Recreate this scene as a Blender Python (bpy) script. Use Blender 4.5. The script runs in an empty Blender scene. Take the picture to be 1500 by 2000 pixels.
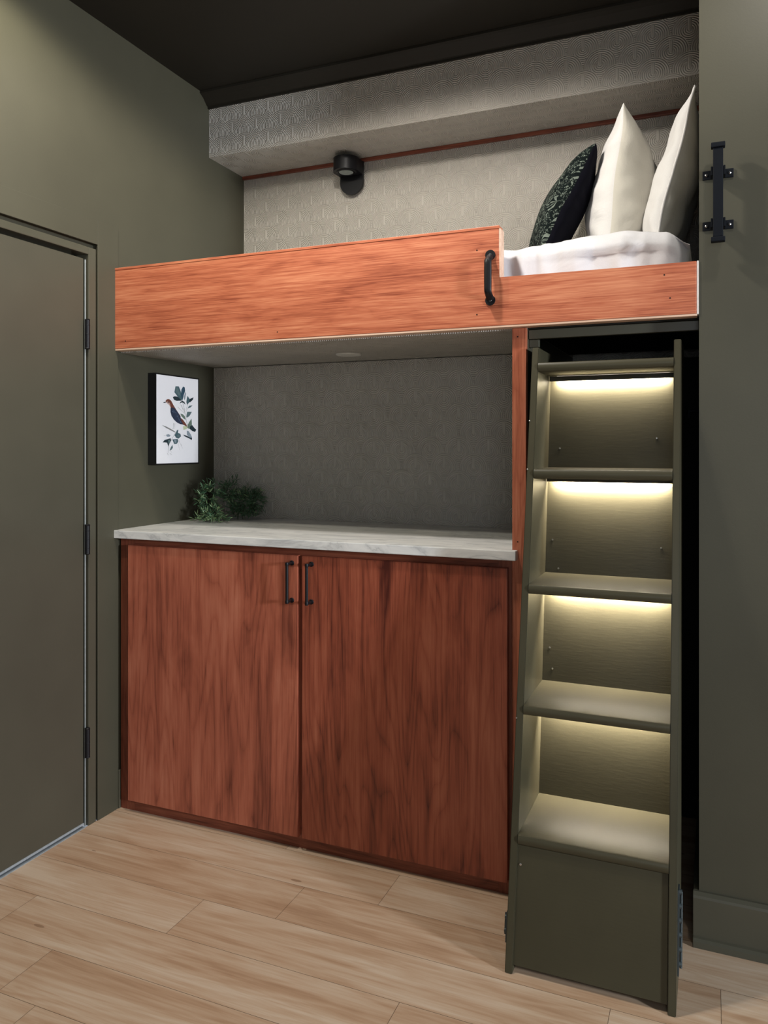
import bpy, bmesh, math, random
from mathutils import Vector, Matrix, noise
random.seed(7)
C = bpy.context.scene.collection
SC = bpy.context.scene
FZ = -0.015          # floor level
CZ = 2.880           # ceiling level

# ------------------------------------------------------------------ camera
cam_d = bpy.data.cameras.new('camera')
cam_d.sensor_fit = 'HORIZONTAL'; cam_d.sensor_width = 36.0
cam_d.lens = 36.0 * 1531.3 / 1500.0
cam_d.shift_y = -127.4 / 1500.0
cam_d.clip_start = 0.05
cam = bpy.data.objects.new('camera', cam_d); C.objects.link(cam)
cam.location = (2.055, 0.0, 1.335)
cam.rotation_euler = (math.pi / 2, 0, 0.3977)
SC.camera = cam

# ------------------------------------------------------------------ look, world, lights
SC.view_settings.view_transform = 'Standard'
SC.view_settings.look = 'None'
SC.view_settings.exposure = 0.0
SC.view_settings.gamma = 1.0
SC.view_settings.use_curve_mapping = False
w = bpy.data.worlds.new('world'); SC.world = w; w.use_nodes = True
w.node_tree.nodes['Background'].inputs[0].default_value = (0.75, 0.85, 1.0, 1)
w.node_tree.nodes['Background'].inputs[1].default_value = 0.35

def area_light(name, loc, rot, sx, sy, power, col, parent=None, spread=math.pi):
    d = bpy.data.lights.new(name, 'AREA'); d.shape = 'RECTANGLE'
    d.size = sx; d.size_y = sy; d.energy = power; d.color = col; d.spread = spread
    o = bpy.data.objects.new(name, d); C.objects.link(o)
    o.location = loc; o.rotation_euler = rot
    return o

def spot_light(name, loc, power, col, radius=0.035, size=165, blend=0.5):
    d = bpy.data.lights.new(name, 'SPOT'); d.energy = power; d.color = col
    d.shadow_soft_size = radius; d.spot_size = math.radians(size); d.spot_blend = blend
    o = bpy.data.objects.new(name, d); C.objects.link(o); o.location = loc
    return o

WARM = (1.0, 0.86, 0.68)
spot_light('downlight_middle', (1.10, 1.85, 2.855), 80, (1.0, 0.94, 0.86), 0.05, size=168, blend=0.25)
spot_light('downlight_left', (0.36, 1.50, 2.855), 46, (1.0, 0.95, 0.78), 0.05, size=168, blend=0.25)
spot_light('downlight_right', (2.30, 1.75, 2.855), 16, (1.0, 0.95, 0.86), size=168, blend=0.25)
# daylight through the side window, and soft fill from an added rear window
area_light('daylight_side', (7.40, 0.20, 1.72), (0, math.radians(90), 0), 0.60, 0.50, 400, (0.84, 0.92, 1.0))
area_light('fill_rear', (2.6, -1.45, 1.55), (math.radians(90), 0, 0), 1.30, 1.10, 12, (0.88, 0.95, 1.0))

# ------------------------------------------------------------------ material helpers
def new_mat(name):
    m = bpy.data.materials.new(name); m.use_nodes = True
    nt = m.node_tree; b = nt.nodes['Principled BSDF']
    return m, nt, b
def nd(nt, typ, **k):
    n = nt.nodes.new(typ)
    for a, v in k.items():
        if a.startswith('i_'):
            key = a[2:]
            key = int(key) if key.isdigit() else key.replace('_', ' ')
            if isinstance(v, bpy.types.NodeSocket): nt.links.new(v, n.inputs[key])
            else: n.inputs[key].default_value = v
        else: setattr(n, a, v)
    return n
def mth(nt, op, a, b=None, c=None):
    n = nt.nodes.new('ShaderNodeMath'); n.operation = op
    for i, v in enumerate((a, b, c)):
        if v is None: continue
        if isinstance(v, bpy.types.NodeSocket): nt.links.new(v, n.inputs[i])
        else: n.inputs[i].default_value = v
    return n.outputs[0]
def ramp(nt, fac, stops):
    r = nt.nodes.new('ShaderNodeValToRGB'); nt.links.new(fac, r.inputs[0])
    e = r.color_ramp.elements
    while len(e) < len(stops): e.new(0.5)
    for el, (p, c) in zip(e, stops):
        el.position = p; el.color = (c[0], c[1], c[2], 1)
    return r.outputs[0]
def mixc(nt, fac, a, b, mode='MIX'):
    n = nt.nodes.new('ShaderNodeMix'); n.data_type = 'RGBA'; n.blend_type = mode
    for key, v in ((0, fac), (6, a), (7, b)):
        if isinstance(v, bpy.types.NodeSocket): nt.links.new(v, n.inputs[key])
        else: n.inputs[key].default_value = v if key == 0 else (v[0], v[1], v[2], 1)
    return n.outputs[2]
def objco(nt, scale=(1, 1, 1), loc=(0, 0, 0)):
    tc = nt.nodes.new('ShaderNodeTexCoord')
    mp = nt.nodes.new('ShaderNodeMapping')
    nt.links.new(tc.outputs['Object'], mp.inputs[0])
    mp.inputs['Scale'].default_value = scale; mp.inputs['Location'].default_value = loc
    return mp.outputs[0]
def noise_tex(nt, vec, scale, detail=3, rough=0.55, dist=0.0):
    n = nt.nodes.new('ShaderNodeTexNoise'); nt.links.new(vec, n.inputs['Vector'])
    n.inputs['Scale'].default_value = scale; n.inputs['Detail'].default_value = detail
    n.inputs['Roughness'].default_value = rough; n.inputs['Distortion'].default_value = dist
    return n.outputs[0]
def bump(nt, b, height, strength=0.3, dist=0.002):
    n = nt.nodes.new('ShaderNodeBump'); nt.links.new(height, n.inputs['Height'])
    n.inputs['Strength'].default_value = strength; n.inputs['Distance'].default_value = dist
    nt.links.new(n.outputs[0], b.inputs['Normal'])

def paint(name, col, rough=0.45, spec=0.4, bstr=0.12, scale=220, vary=0.08):
    m, nt, b = new_mat(name)
    co = objco(nt)
    n1 = noise_tex(nt, co, 2.5, 3)
    c2 = tuple(x * (1 - vary * 2) for x in col)
    nt.links.new(ramp(nt, n1, [(0.3, c2), (0.7, col)]), b.inputs['Base Color'])
    b.inputs['Roughness'].default_value = rough
    b.inputs['Specular IOR Level'].default_value = spec
    bump(nt, b, noise_tex(nt, co, scale, 2), bstr, 0.001)
    return m

def plain(name, col, rough=0.5, metal=0.0, spec=0.5, vary=0.15):
    m, nt, b = new_mat(name)
    co = objco(nt)
    n = noise_tex(nt, co, 60, 2)
    c2 = tuple(x * (1 - vary) for x in col)
    nt.links.new(ramp(nt, n, [(0.35, c2), (0.65, col)]), b.inputs['Base Color'])
    b.inputs['Roughness'].default_value = rough; b.inputs['Metallic'].default_value = metal
    b.inputs['Specular IOR Level'].default_value = spec
    return m

def wood(name, axis, dark, mid, light, scale=1.0, rough=0.42, seed=0.0, blot=0.35, fine=0.35, thinw=0.16, freq=55.0, stk=0.75):
    """stained oak: long streaks along axis, cathedral figure, fine pores"""
    m, nt, b = new_mat(name)
    def st(q): return {'X': (q, 1, 1), 'Z': (1, 1, q), 'Y': (1, q, 1)}[axis]
    def sc(q, off=0.0): return objco(nt, tuple(v * scale for v in st(q)), (seed + off, seed * 0.7, seed * 1.3))
    warp = noise_tex(nt, sc(0.13), 5.0, 2, 0.45, 0.35)
    s1 = mth(nt, 'ABSOLUTE', mth(nt, 'SINE', mth(nt, 'MULTIPLY', warp, freq)))
    thin = mth(nt, 'SUBTRACT', 1.0, mth(nt, 'POWER', s1, 0.45))
    streak = noise_tex(nt, sc(0.035, 3.0), 38, 4, 0.62, 0.15)
    pores = noise_tex(nt, sc(0.025), 230, 3, 0.7)
    blotch = noise_tex(nt, sc(0.30, 7.0), 7.0, 4, 0.6, 0.6)
    f = mth(nt, 'ADD', 0.5, mth(nt, 'MULTIPLY', mth(nt, 'SUBTRACT', streak, 0.5), stk))
    f = mth(nt, 'ADD', f, mth(nt, 'MULTIPLY', mth(nt, 'SUBTRACT', pores, 0.5), fine * 1.6))
    f = mth(nt, 'ADD', f, mth(nt, 'MULTIPLY', mth(nt, 'SUBTRACT', blotch, 0.5), 0.4 + blot))
    f = mth(nt, 'SUBTRACT', f, mth(nt, 'MULTIPLY', thin, thinw))
    col = ramp(nt, f, [(0.22, dark), (0.47, mid), (0.72, light)])
    nt.links.new(col, b.inputs['Base Color'])
    b.inputs['Roughness'].default_value = rough
    b.inputs['Specular IOR Level'].default_value = 0.45
    bump(nt, b, pores, 0.25, 0.001)
    return m

def wallpaper(name, plane, col):
    """embossed paper of staggered fans of concentric ridges"""
    m, nt, b = new_mat(name)
    tc = nt.nodes.new('ShaderNodeTexCoord')
    sp = nt.nodes.new('ShaderNodeSeparateXYZ'); nt.links.new(tc.outputs['Object'], sp.inputs[0])
    s = sp.outputs[0]; t = sp.outputs[2] if plane == 'XZ' else sp.outputs[1]
    W, H = 0.120, 0.066
    tz = mth(nt, 'DIVIDE', t, H)
    row = mth(nt, 'FLOOR', tz)
    off = mth(nt, 'MULTIPLY', mth(nt, 'FLOORED_MODULO', row, 2.0), 0.5)
    sx = mth(nt, 'ADD', mth(nt, 'DIVIDE', s, W), off)
    ds = mth(nt, 'MULTIPLY', mth(nt, 'SUBTRACT', mth(nt, 'FRACT', sx), 0.5), W)
    ads = mth(nt, 'ABSOLUTE', ds)
    dz = mth(nt, 'MULTIPLY', mth(nt, 'FRACT', tz), H)
    def rad(a, c):
        return mth(nt, 'SQRT', mth(nt, 'ADD', mth(nt, 'MULTIPLY', a, a), mth(nt, 'MULTIPLY', c, c)))
    r1 = rad(ads, dz)
    r2 = rad(mth(nt, 'SUBTRACT', ads, W / 2), mth(nt, 'SUBTRACT', dz, H))
    inside = mth(nt, 'LESS_THAN', r1, 0.058)
    r = mth(nt, 'ADD', mth(nt, 'MULTIPLY', r1, inside), mth(nt, 'MULTIPLY', r2, mth(nt, 'SUBTRACT', 1.0, inside)))
    ring = mth(nt, 'ADD', mth(nt, 'MULTIPLY', mth(nt, 'SINE', mth(nt, 'MULTIPLY', r, 2 * math.pi / 0.0072)), 0.5), 0.5)
    # straight stems below each fan
    stem = mth(nt, 'ADD', mth(nt, 'MULTIPLY', mth(nt, 'SINE', mth(nt, 'MULTIPLY', ads, 2 * math.pi / 0.0085)), 0.5), 0.5)
    instem = mth(nt, 'MULTIPLY', mth(nt, 'LESS_THAN', ads, 0.0080), mth(nt, 'LESS_THAN', dz, 0.040))
    h = mth(nt, 'ADD', mth(nt, 'MULTIPLY', stem, instem), mth(nt, 'MULTIPLY', ring, mth(nt, 'SUBTRACT', 1.0, instem)))
    wv = noise_tex(nt, tc.outputs['Object'], 5.0, 3)
    c2 = tuple(x * 0.86 for x in col)
    base = ramp(nt, wv, [(0.3, c2), (0.7, col)])
    edge = mixc(nt, mth(nt, 'MULTIPLY', h, 0.22), base, tuple(min(1, x * 1.5) for x in col))
    nt.links.new(edge, b.inputs['Base Color'])
    b.inputs['Roughness'].default_value = 0.5
    b.inputs['Specular IOR Level'].default_value = 0.35
    bump(nt, b, h, 1.0, 0.0022)
    return m

def floor_mat():
    m, nt, b = new_mat('oak_laminate')
    at = nt.nodes.new('ShaderNodeAttribute'); at.attribute_name = 'plank'
    rnd = at.outputs['Fac']
    tc = nt.nodes.new('ShaderNodeTexCoord')
    sp = nt.nodes.new('ShaderNodeSeparateXYZ'); nt.links.new(tc.outputs['Object'], sp.inputs[0])
    def vec(kx, ky):
        cb = nt.nodes.new('ShaderNodeCombineXYZ')
        nt.links.new(mth(nt, 'MULTIPLY', sp.outputs[0], kx), cb.inputs[0])
        nt.links.new(mth(nt, 'MULTIPLY', sp.outputs[1], ky), cb.inputs[1])
        nt.links.new(mth(nt, 'MULTIPLY', rnd, 37.0), cb.inputs[2])
        return cb.outputs[0]
    big = noise_tex(nt, vec(0.9, 7.0), 1.6, 4, 0.6, 0.7)
    warp = noise_tex(nt, vec(0.8, 6.0), 1.1, 3, 0.5, 0.5)
    rings = mth(nt, 'ADD', mth(nt, 'MULTIPLY', mth(nt, 'SINE', mth(nt, 'MULTIPLY', warp, 75.0)), 0.5), 0.5)
    fine = noise_tex(nt, vec(2.5, 90.0), 2.0, 3, 0.65)
    tone = mth(nt, 'MULTIPLY', mth(nt, 'SUBTRACT', rnd, 0.5), 0.045)
    med = noise_tex(nt, vec(1.1, 20.0), 1.8, 4, 0.65, 0.5)
    f = mth(nt, 'ADD', mth(nt, 'MULTIPLY', big, 0.66), mth(nt, 'MULTIPLY', rings, 0.06))
    f = mth(nt, 'ADD', f, mth(nt, 'MULTIPLY', med, 0.36))
    f = mth(nt, 'ADD', f, mth(nt, 'MULTIPLY', fine, 0.24))
    f = mth(nt, 'ADD', f, tone)
    col = ramp(nt, f, [(0.42, (0.31, 0.180, 0.105)), (0.56, (0.43, 0.275, 0.172)), (0.67, (0.50, 0.350, 0.238)), (0.82, (0.58, 0.450, 0.335))])
    # occasional dark knots
    kn = nt.nodes.new('ShaderNodeTexVoronoi'); nt.links.new(vec(2.2, 7.5), kn.inputs['Vector']); kn.inputs['Scale'].default_value = 1.0
    kf = mth(nt, 'MULTIPLY', mth(nt, 'LESS_THAN', kn.outputs['Distance'], 0.05), 0.6)
    col = mixc(nt, kf, col, (0.20, 0.11, 0.06))
    nt.links.new(col, b.inputs['Base Color'])
    b.inputs['Roughness'].default_value = 0.42
    b.inputs['Specular IOR Level'].default_value = 0.4
    bump(nt, b, fine, 0.15, 0.0008)
    return m

def marble():
    m, nt, b = new_mat('white_marble')
    co = objco(nt, (1.0, 2.6, 2.6))
    n1 = noise_tex(nt, co, 2.2, 6, 0.62, 1.6)
    v = mth(nt, 'ABSOLUTE', mth(nt, 'SUBTRACT', n1, 0.5))
    col = ramp(nt, v, [(0.0, (0.42, 0.42, 0.42)), (0.02, (0.60, 0.60, 0.59)), (0.07, (0.76, 0.75, 0.73))])
    n2 = noise_tex(nt, objco(nt, (1, 3, 3)), 5, 5, 0.6, 1.0)
    col = mixc(nt, 0.35, col, ramp(nt, n2, [(0.35, (0.55, 0.55, 0.56)), (0.6, (0.80, 0.79, 0.77))]))
    nt.links.new(col, b.inputs['Base Color'])
    b.inputs['Roughness'].default_value = 0.32
    return m

def fabric(name, col, rough=0.85, sheen=0.25, wr=0.25, scale=9):
    m, nt, b = new_mat(name)
    co = objco(nt)
    n = noise_tex(nt, co, scale, 4, 0.6, 0.7)
    weave = noise_tex(nt, co, 700, 1)
    b.inputs['Base Color'].default_value = (*col, 1)
    c2 = tuple(x * 0.93 for x in col)
    nt.links.new(ramp(nt, weave, [(0.3, c2), (0.7, col)]), b.inputs['Base Color'])
    b.inputs['Roughness'].default_value = rough
    b.inputs['Sheen Weight'].default_value = sheen
    b.inputs['Specular IOR Level'].default_value = 0.12
    bump(nt, b, n, wr, 0.012)
    return m

def flower_fabric():
    m, nt, b = new_mat('floral_fabric')
    co = objco(nt)
    v = nt.nodes.new('ShaderNodeTexVoronoi'); v.inputs['Scale'].default_value = 13.0
    v.inputs['Randomness'].default_value = 0.55
    nt.links.new(co, v.inputs['Vector'])
    sc = nt.nodes.new('ShaderNodeVectorMath'); sc.operation = 'SUBTRACT'
    nt.links.new(co, sc.inputs[0]); nt.links.new(v.outputs['Position'], sc.inputs[1])
    sp = nt.nodes.new('ShaderNodeSeparateXYZ'); nt.links.new(sc.outputs[0], sp.inputs[0])
    ang = mth(nt, 'ARCTAN2', sp.outputs[2], sp.outputs[1])
    petals = mth(nt, 'SINE', mth(nt, 'MULTIPLY', ang, 8.0))
    dist = mth(nt, 'MULTIPLY', v.outputs['Distance'], 1.0)
    fine_n = noise_tex(nt, co, 45, 2)
    w_ = mth(nt, 'ADD', petals, mth(nt, 'MULTIPLY', mth(nt, 'SUBTRACT', fine_n, 0.5), 1.2))
    band = mth(nt, 'MULTIPLY', mth(nt, 'GREATER_THAN', dist, 0.11), mth(nt, 'LESS_THAN', dist, 0.40))
    flecks = mth(nt, 'MULTIPLY', mth(nt, 'GREATER_THAN', noise_tex(nt, co, 120, 1, 0.5, 1.5), 0.60), mth(nt, 'GREATER_THAN', dist, 0.40))
    p = mth(nt, 'ADD', mth(nt, 'MULTIPLY', mth(nt, 'GREATER_THAN', w_, 0.45), band), flecks)
    cen = mth(nt, 'LESS_THAN', dist, 0.07)
    f = mth(nt, 'MINIMUM', mth(nt, 'ADD', mth(nt, 'MULTIPLY', p, 0.55), cen), 1.0)
    brk = noise_tex(nt, co, 90, 2)
    f = mth(nt, 'MULTIPLY', f, mth(nt, 'ADD', mth(nt, 'MULTIPLY', brk, 1.1), 0.2))
    col = mixc(nt, f, (0.003, 0.006, 0.006), (0.34, 0.40, 0.34))
    nt.links.new(col, b.inputs['Base Color'])
    b.inputs['Roughness'].default_value = 0.85
    b.inputs['Specular IOR Level'].default_value = 0.1
    return m

def emit(name, col, strength):
    m, nt, b = new_mat(name)
    b.inputs['Base Color'].default_value = (*col, 1)
    b.inputs['Emission Color'].default_value = (*col, 1)
    b.inputs['Emission Strength'].default_value = strength
    return m

OLIVE = (0.068, 0.063, 0.042)
M = {}
M['olive'] = paint('olive_wall_paint', OLIVE, 0.50, 0.4)
M['olive_door'] = paint('olive_door_paint', (0.070, 0.064, 0.045), 0.42, 0.45)
M['olive_trim'] = paint('olive_trim_paint', (0.074, 0.069, 0.048), 0.35, 0.5, 0.05)
M['ceiling'] = paint('dark_ceiling_paint', (0.016, 0.0135, 0.009), 0.6, 0.3)
def ladder_mat():
    m, nt, b = new_mat('olive_ladder_paint')
    n1 = noise_tex(nt, objco(nt), 3.0, 3)
    nt.links.new(ramp(nt, n1, [(0.3, (0.045, 0.040, 0.023)), (0.7, (0.060, 0.053, 0.031))]), b.inputs['Base Color'])
    b.inputs['Roughness'].default_value = 0.40
    b.inputs['Specular IOR Level'].default_value = 0.3
    g = noise_tex(nt, objco(nt, (0.15, 1, 1)), 170, 3, 0.6, 0.3)
    bump(nt, b, g, 0.25, 0.0008)
    return m
M['ladder'] = ladder_mat()
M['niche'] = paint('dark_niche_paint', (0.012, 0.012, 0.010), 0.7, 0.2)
M['paper'] = wallpaper('embossed_wallpaper', 'XZ', (0.43, 0.40, 0.355))
M['paper_under'] = wallpaper('embossed_wallpaper_underside', 'XY', (0.43, 0.40, 0.355))
M['oak_h'] = wood('stained_oak_horizontal', 'X', (0.23, 0.048, 0.021), (0.46, 0.130, 0.062), (0.62, 0.235, 0.122), 1.0, 0.45, 1.7, 0.20, 0.62, 0.10, 60.0, 0.50)
M['oak_v'] = wood('stained_oak_vertical', 'Z', (0.12, 0.026, 0.015), (0.38, 0.104, 0.058), (0.53, 0.185, 0.110), 1.0, 0.40, 4.2, 0.26, 0.24, 0.13, 60.0, 0.44)
M['oak_v_deep_shaded'] = wood('stained_oak_vertical_deep_shaded', 'Z', (0.070, 0.013, 0.008), (0.275, 0.066, 0.034), (0.41, 0.125, 0.068), 1.0, 0.40, 11.4, 0.30, 0.24, 0.15, 66.0, 0.48)  # right door: deeper stain, with part of the ladder's shadow in the colour
M['oak_frame'] = wood('stained_oak_frame', 'Z', (0.09, 0.020, 0.010), (0.19, 0.048, 0.025), (0.27, 0.080, 0.042), 1.6, 0.42, 9.1, 0.2, 0.4)
M['oak_rail'] = wood('stained_oak_rail', 'X', (0.09, 0.020, 0.010), (0.19, 0.048, 0.025), (0.27, 0.080, 0.042), 1.6, 0.42, 9.1, 0.2, 0.4)
M['oak_post'] = wood('stained_oak_post', 'Z', (0.30, 0.075, 0.035), (0.44, 0.13, 0.065), (0.55, 0.20, 0.11), 1.6, 0.42, 3.3, 0.1, 0.5)
M['raw_edge'] = wood('pale_raw_edge', 'X', (0.52, 0.33, 0.22), (0.68, 0.46, 0.34), (0.78, 0.58, 0.45), 1.0, 0.6, 2.0, 0.1, 0.3)
M['floor'] = floor_mat()
M['gap'] = plain('floor_gap', (0.10, 0.065, 0.042), 0.9)
M['marble'] = marble()
M['black'] = plain('black_metal', (0.006, 0.006, 0.008), 0.45, 0.0, 0.3)
M['iron'] = plain('rough_iron', (0.004, 0.0055, 0.009), 0.6, 0.0, 0.15)
M['chrome'] = plain('bright_screw', (0.55, 0.55, 0.55), 0.3, 1.0)
M['steel'] = plain('weathered_steel', (0.07, 0.085, 0.09), 0.45, 0.6)
M['gasket'] = plain('door_gasket', (0.24, 0.26, 0.26), 0.35, 0.0, 0.6)
M['sweep'] = plain('pale_door_sweep', (0.36, 0.40, 0.43), 0.4, 0.2)
M['caulk'] = plain('white_caulk', (0.72, 0.66, 0.62), 0.6)
M['linen'] = fabric('white_linen', (0.68, 0.67, 0.69), 0.85, 0.1, 0.35, 7)
M['cotton'] = fabric('white_cotton', (0.68, 0.665, 0.65), 0.85, 0.1, 0.45, 9)
M['cream'] = fabric('cream_cotton', (0.60, 0.57, 0.50), 0.85, 0.1, 0.45, 9)
M['navy'] = fabric('navy_fabric', (0.003, 0.003, 0.007), 0.9, 0.0, 0.15, 9)
M['floral'] = flower_fabric()
M['leaf'] = plain('green_leaf', (0.055, 0.125, 0.058), 0.45)
M['leaf_lit'] = plain('lit_green_leaf', (0.20, 0.30, 0.14), 0.45)  # paler green with the light on the front sprigs put into the colour
M['stem'] = plain('brown_stem', (0.06, 0.045, 0.025), 0.7)
M['print'] = plain('white_print_paper', (0.92, 0.89, 0.91), 0.55, vary=0.01)
M['frame'] = plain('black_frame', (0.008, 0.008, 0.008), 0.35)
M['lens'] = plain('unlit_lens', (0.35, 0.39, 0.37), 0.3)
M['puck'] = plain('unlit_white_diffuser', (0.62, 0.60, 0.55), 0.5)
M['led'] = emit('led_strip', (1.0, 0.90, 0.74), 6.0)
M['pane'] = emit('bright_window_pane', (0.8, 0.9, 1.0), 1.0)
M['whiteframe'] = plain('window_frame_paint', (0.5, 0.5, 0.45), 0.5)

# ------------------------------------------------------------------ mesh helpers
def box(bm, x0, x1, y0, y1, z0, z1, bev=0.0, mi=0, seg=2):
    vs = [bm.verts.new(p) for p in ((x0, y0, z0), (x1, y0, z0), (x1, y1, z0), (x0, y1, z0),
                                    (x0, y0, z1), (x1, y0, z1), (x1, y1, z1), (x0, y1, z1))]
    fs = []
    for q in ((0, 3, 2, 1), (4, 5, 6, 7), (0, 1, 5, 4), (1, 2, 6, 5), (2, 3, 7, 6), (3, 0, 4, 7)):
        f = bm.faces.new([vs[i] for i in q]); f.material_index = mi; fs.append(f)
    if bev > 0:
        es = list({e for f in fs for e in f.edges})
        bmesh.ops.bevel(bm, geom=es, offset=bev, segments=seg, affect='EDGES', profile=0.6)
    return vs
def prism(bm, pts, ax, a0, a1, mi=0):
    """pts: 2-D outline in the two other axes (order x,y,z without ax), extruded along ax"""
    def mk(p, a):
        return {'x': (a, p[0], p[1]), 'y': (p[0], a, p[1]), 'z': (p[0], p[1], a)}[ax]
    A = [bm.verts.new(mk(p, a0)) for p in pts]; B = [bm.verts.new(mk(p, a1)) for p in pts]
    fs = [bm.faces.new(A), bm.faces.new(B[::-1])]
    n = len(pts)
    for i in range(n):
        fs.append(bm.faces.new((A[i], B[i], B[(i + 1) % n], A[(i + 1) % n])))
    for f in fs: f.material_index = mi
    return fs
def tube(bm, path, r, seg=12, mi=0, flat=1.0):
    path = [Vector(p) for p in path]; rings = []
    for i, p in enumerate(path):
        t = (path[min(i + 1, len(path) - 1)] - path[max(i - 1, 0)]).normalized()
        up = Vector((0, 0, 1)) if abs(t.z) < 0.9 else Vector((1, 0, 0))
        a = t.cross(up).normalized(); b = t.cross(a).normalized()
        rr = r[i] if isinstance(r, (list, tuple)) else r
        rings.append([bm.verts.new(p + a * math.cos(2 * math.pi * k / seg) * rr + b * math.sin(2 * math.pi * k / seg) * rr * flat) for k in range(seg)])
    for i in range(len(rings) - 1):
        for k in range(seg):
            f = bm.faces.new((rings[i][k], rings[i][(k + 1) % seg], rings[i + 1][(k + 1) % seg], rings[i + 1][k])); f.material_index = mi; f.smooth = True
    bm.faces.new(rings[0][::-1]).material_index = mi; bm.faces.new(rings[-1]).material_index = mi
def lathe(bm, c, ax, prof, seg=32, mi=0):
    """prof: list of (radius, along) around axis ax through c"""
    c = Vector(c); A = {'x': Vector((1, 0, 0)), 'y': Vector((0, 1, 0)), 'z': Vector((0, 0, 1))}[ax]
    u = A.orthogonal().normalized(); v = A.cross(u)
    rings = []
    for (r, h) in prof:
        rings.append([bm.verts.new(c + A * h + (u * math.cos(2 * math.pi * k / seg) + v * math.sin(2 * math.pi * k / seg)) * max(r, 1e-5)) for k in range(seg)])
    for i in range(len(rings) - 1):
        for k in range(seg):
            f = bm.faces.new((rings[i][k], rings[i][(k + 1) % seg], rings[i + 1][(k + 1) % seg], rings[i + 1][k])); f.material_index = mi
    bm.faces.new(rings[0][::-1]).material_index = mi; bm.faces.new(rings[-1]).material_index = mi

def obj(name, bm, mats, parent=None, smooth=False, origin=None, recalc=True):
    if recalc: bmesh.ops.recalc_face_normals(bm, faces=bm.faces[:])
    me = bpy.data.meshes.new(name)
    if origin is None:
        xs = [v.co.x for v in bm.verts]; ys = [v.co.y for v in bm.verts]; zs = [v.co.z for v in bm.verts]
        origin = Vector(((min(xs) + max(xs)) / 2, (min(ys) + max(ys)) / 2, min(zs)))
    origin = Vector(origin)
    for v in bm.verts: v.co -= origin
    if smooth:
        for f in bm.faces: f.smooth = True
    bm.to_mesh(me); bm.free()
    for m in (mats if isinstance(mats, (list, tuple)) else [mats]): me.materials.append(m)
    o = bpy.data.objects.new(name, me); C.objects.link(o)
    if parent is not None:
        o.parent = parent
        base = Vector(parent.location); p = parent.parent
        while p is not None: base += Vector(p.location); p = p.parent
        o.location = origin - base
    else: o.location = origin
    if smooth == 'auto':
        pass
    return o
def sharp(o, ang=35):
    me = o.data
    for p in me.polygons: p.use_smooth = True
    me.set_sharp_from_angle(angle=math.radians(ang))
    return o
def thing(name, loc, label, cat, group=None):
    o = bpy.data.objects.new(name, None); C.objects.link(o); o.location = loc
    o.empty_display_size = 0.05
    return tag(o, label, cat, group)
def tag(o, label, cat, group=None):
    o['label'] = label; o['category'] = cat
    if group: o['group'] = group
    return o
def struct(name, bm, mats, parent=None, **k):
    o = obj(name, bm, mats, parent, **k)
    if parent is None: o['kind'] = 'structure'
    return o
B = bmesh.new
XE = 7.5
XR, YW = 2.019, 2.302          # alcove right edge, plane of the right wall

# ================================================================== SETTING
# floor: planks run along x, one mesh
bm = B(); lay = None
pl = []
rows = {0: 0.42, 1: 0.18, 2: 0.655, 3: 0.90, 4: 1.144}
yb0 = 1.42; PW = 0.1755; PL = 1.172
r0 = int(math.floor((-1.6 - yb0) / PW)); r1 = int(math.ceil((3.18 - yb0) / PW))
g = 0.0005
for r in range(r0, r1):
    ya, yb_ = yb0 + r * PW, yb0 + (r + 1) * PW
    j = rows.get(r, random.uniform(0, PL))
    x = j - PL * 3
    while x < XE:
        xa, xb = max(x, 0.0), min(x + PL, XE)
        if xb > xa + 0.01:
            vs = [bm.verts.new(p) for p in ((xa + g, max(ya, -1.6) + g, FZ), (xb - g, max(ya, -1.6) + g, FZ), (xb - g, min(yb_, 3.18) - g, FZ), (xa + g, min(yb_, 3.18) - g, FZ))]
            bm.faces.new(vs); pl.append(random.random())
        x += PL
bmv = len(pl)
vs = [bm.verts.new(p) for p in ((0, -1.6, FZ - 0.0025), (XE, -1.6, FZ - 0.0025), (XE, 3.18, FZ - 0.0025), (0, 3.18, FZ - 0.0025))]
bm.faces.new(vs).material_index = 1; pl.append(0.0)
box(bm, 0, XE, -1.6, 3.18, FZ - 0.06, FZ - 0.0026, mi=1); pl += [0.0] * 6
fl = struct('floor', bm, [M['floor'], M['gap']], origin=(0, 0, 0), recalc=False)
a = fl.data.attributes.new('plank', 'FLOAT', 'FACE')
for i, v in enumerate(pl): a.data[i].value = v

# ceiling
bm = B(); box(bm, -0.1, XE + 0.1, -1.7, 3.274, CZ, CZ + 0.1); struct('ceiling', bm, M['ceiling'], origin=(0, 0, 0))

# left wall with the doorway
DY0, DY1, DZ = 1.20, 2.205, 2.048
bm = B()
box(bm, -0.12, 0, -1.6, DY0, FZ, CZ); box(bm, -0.12, 0, DY1 + 0.008, 3.174, FZ, CZ); box(bm, -0.12, 0, DY0, DY1 + 0.008, DZ + 0.02, CZ); box(bm, -0.12, -0.02, DY1, DY1 + 0.008, FZ, DZ + 0.02); box(bm, -0.12, -0.02, DY0, DY1, DZ, DZ + 0.02)
struct('wall_left', bm, M['olive'], origin=(0, 0, 0))
# flat board around the doorway
bm = B()
box(bm, 0.0, 0.007, DY1 + 0.004, 2.3135, FZ, 2.152, 0.0015); box(bm, 0.0, 0.007, 1.08, DY1 + 0.004, DZ + 0.016, 2.152, 0.0015)
box(bm, 0.0, 0.007, 1.08, DY0 - 0.004, FZ, DZ + 0.016, 0.0015)
struct('trim_1', bm, M['olive'], origin=(0, 0, 0))
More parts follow.
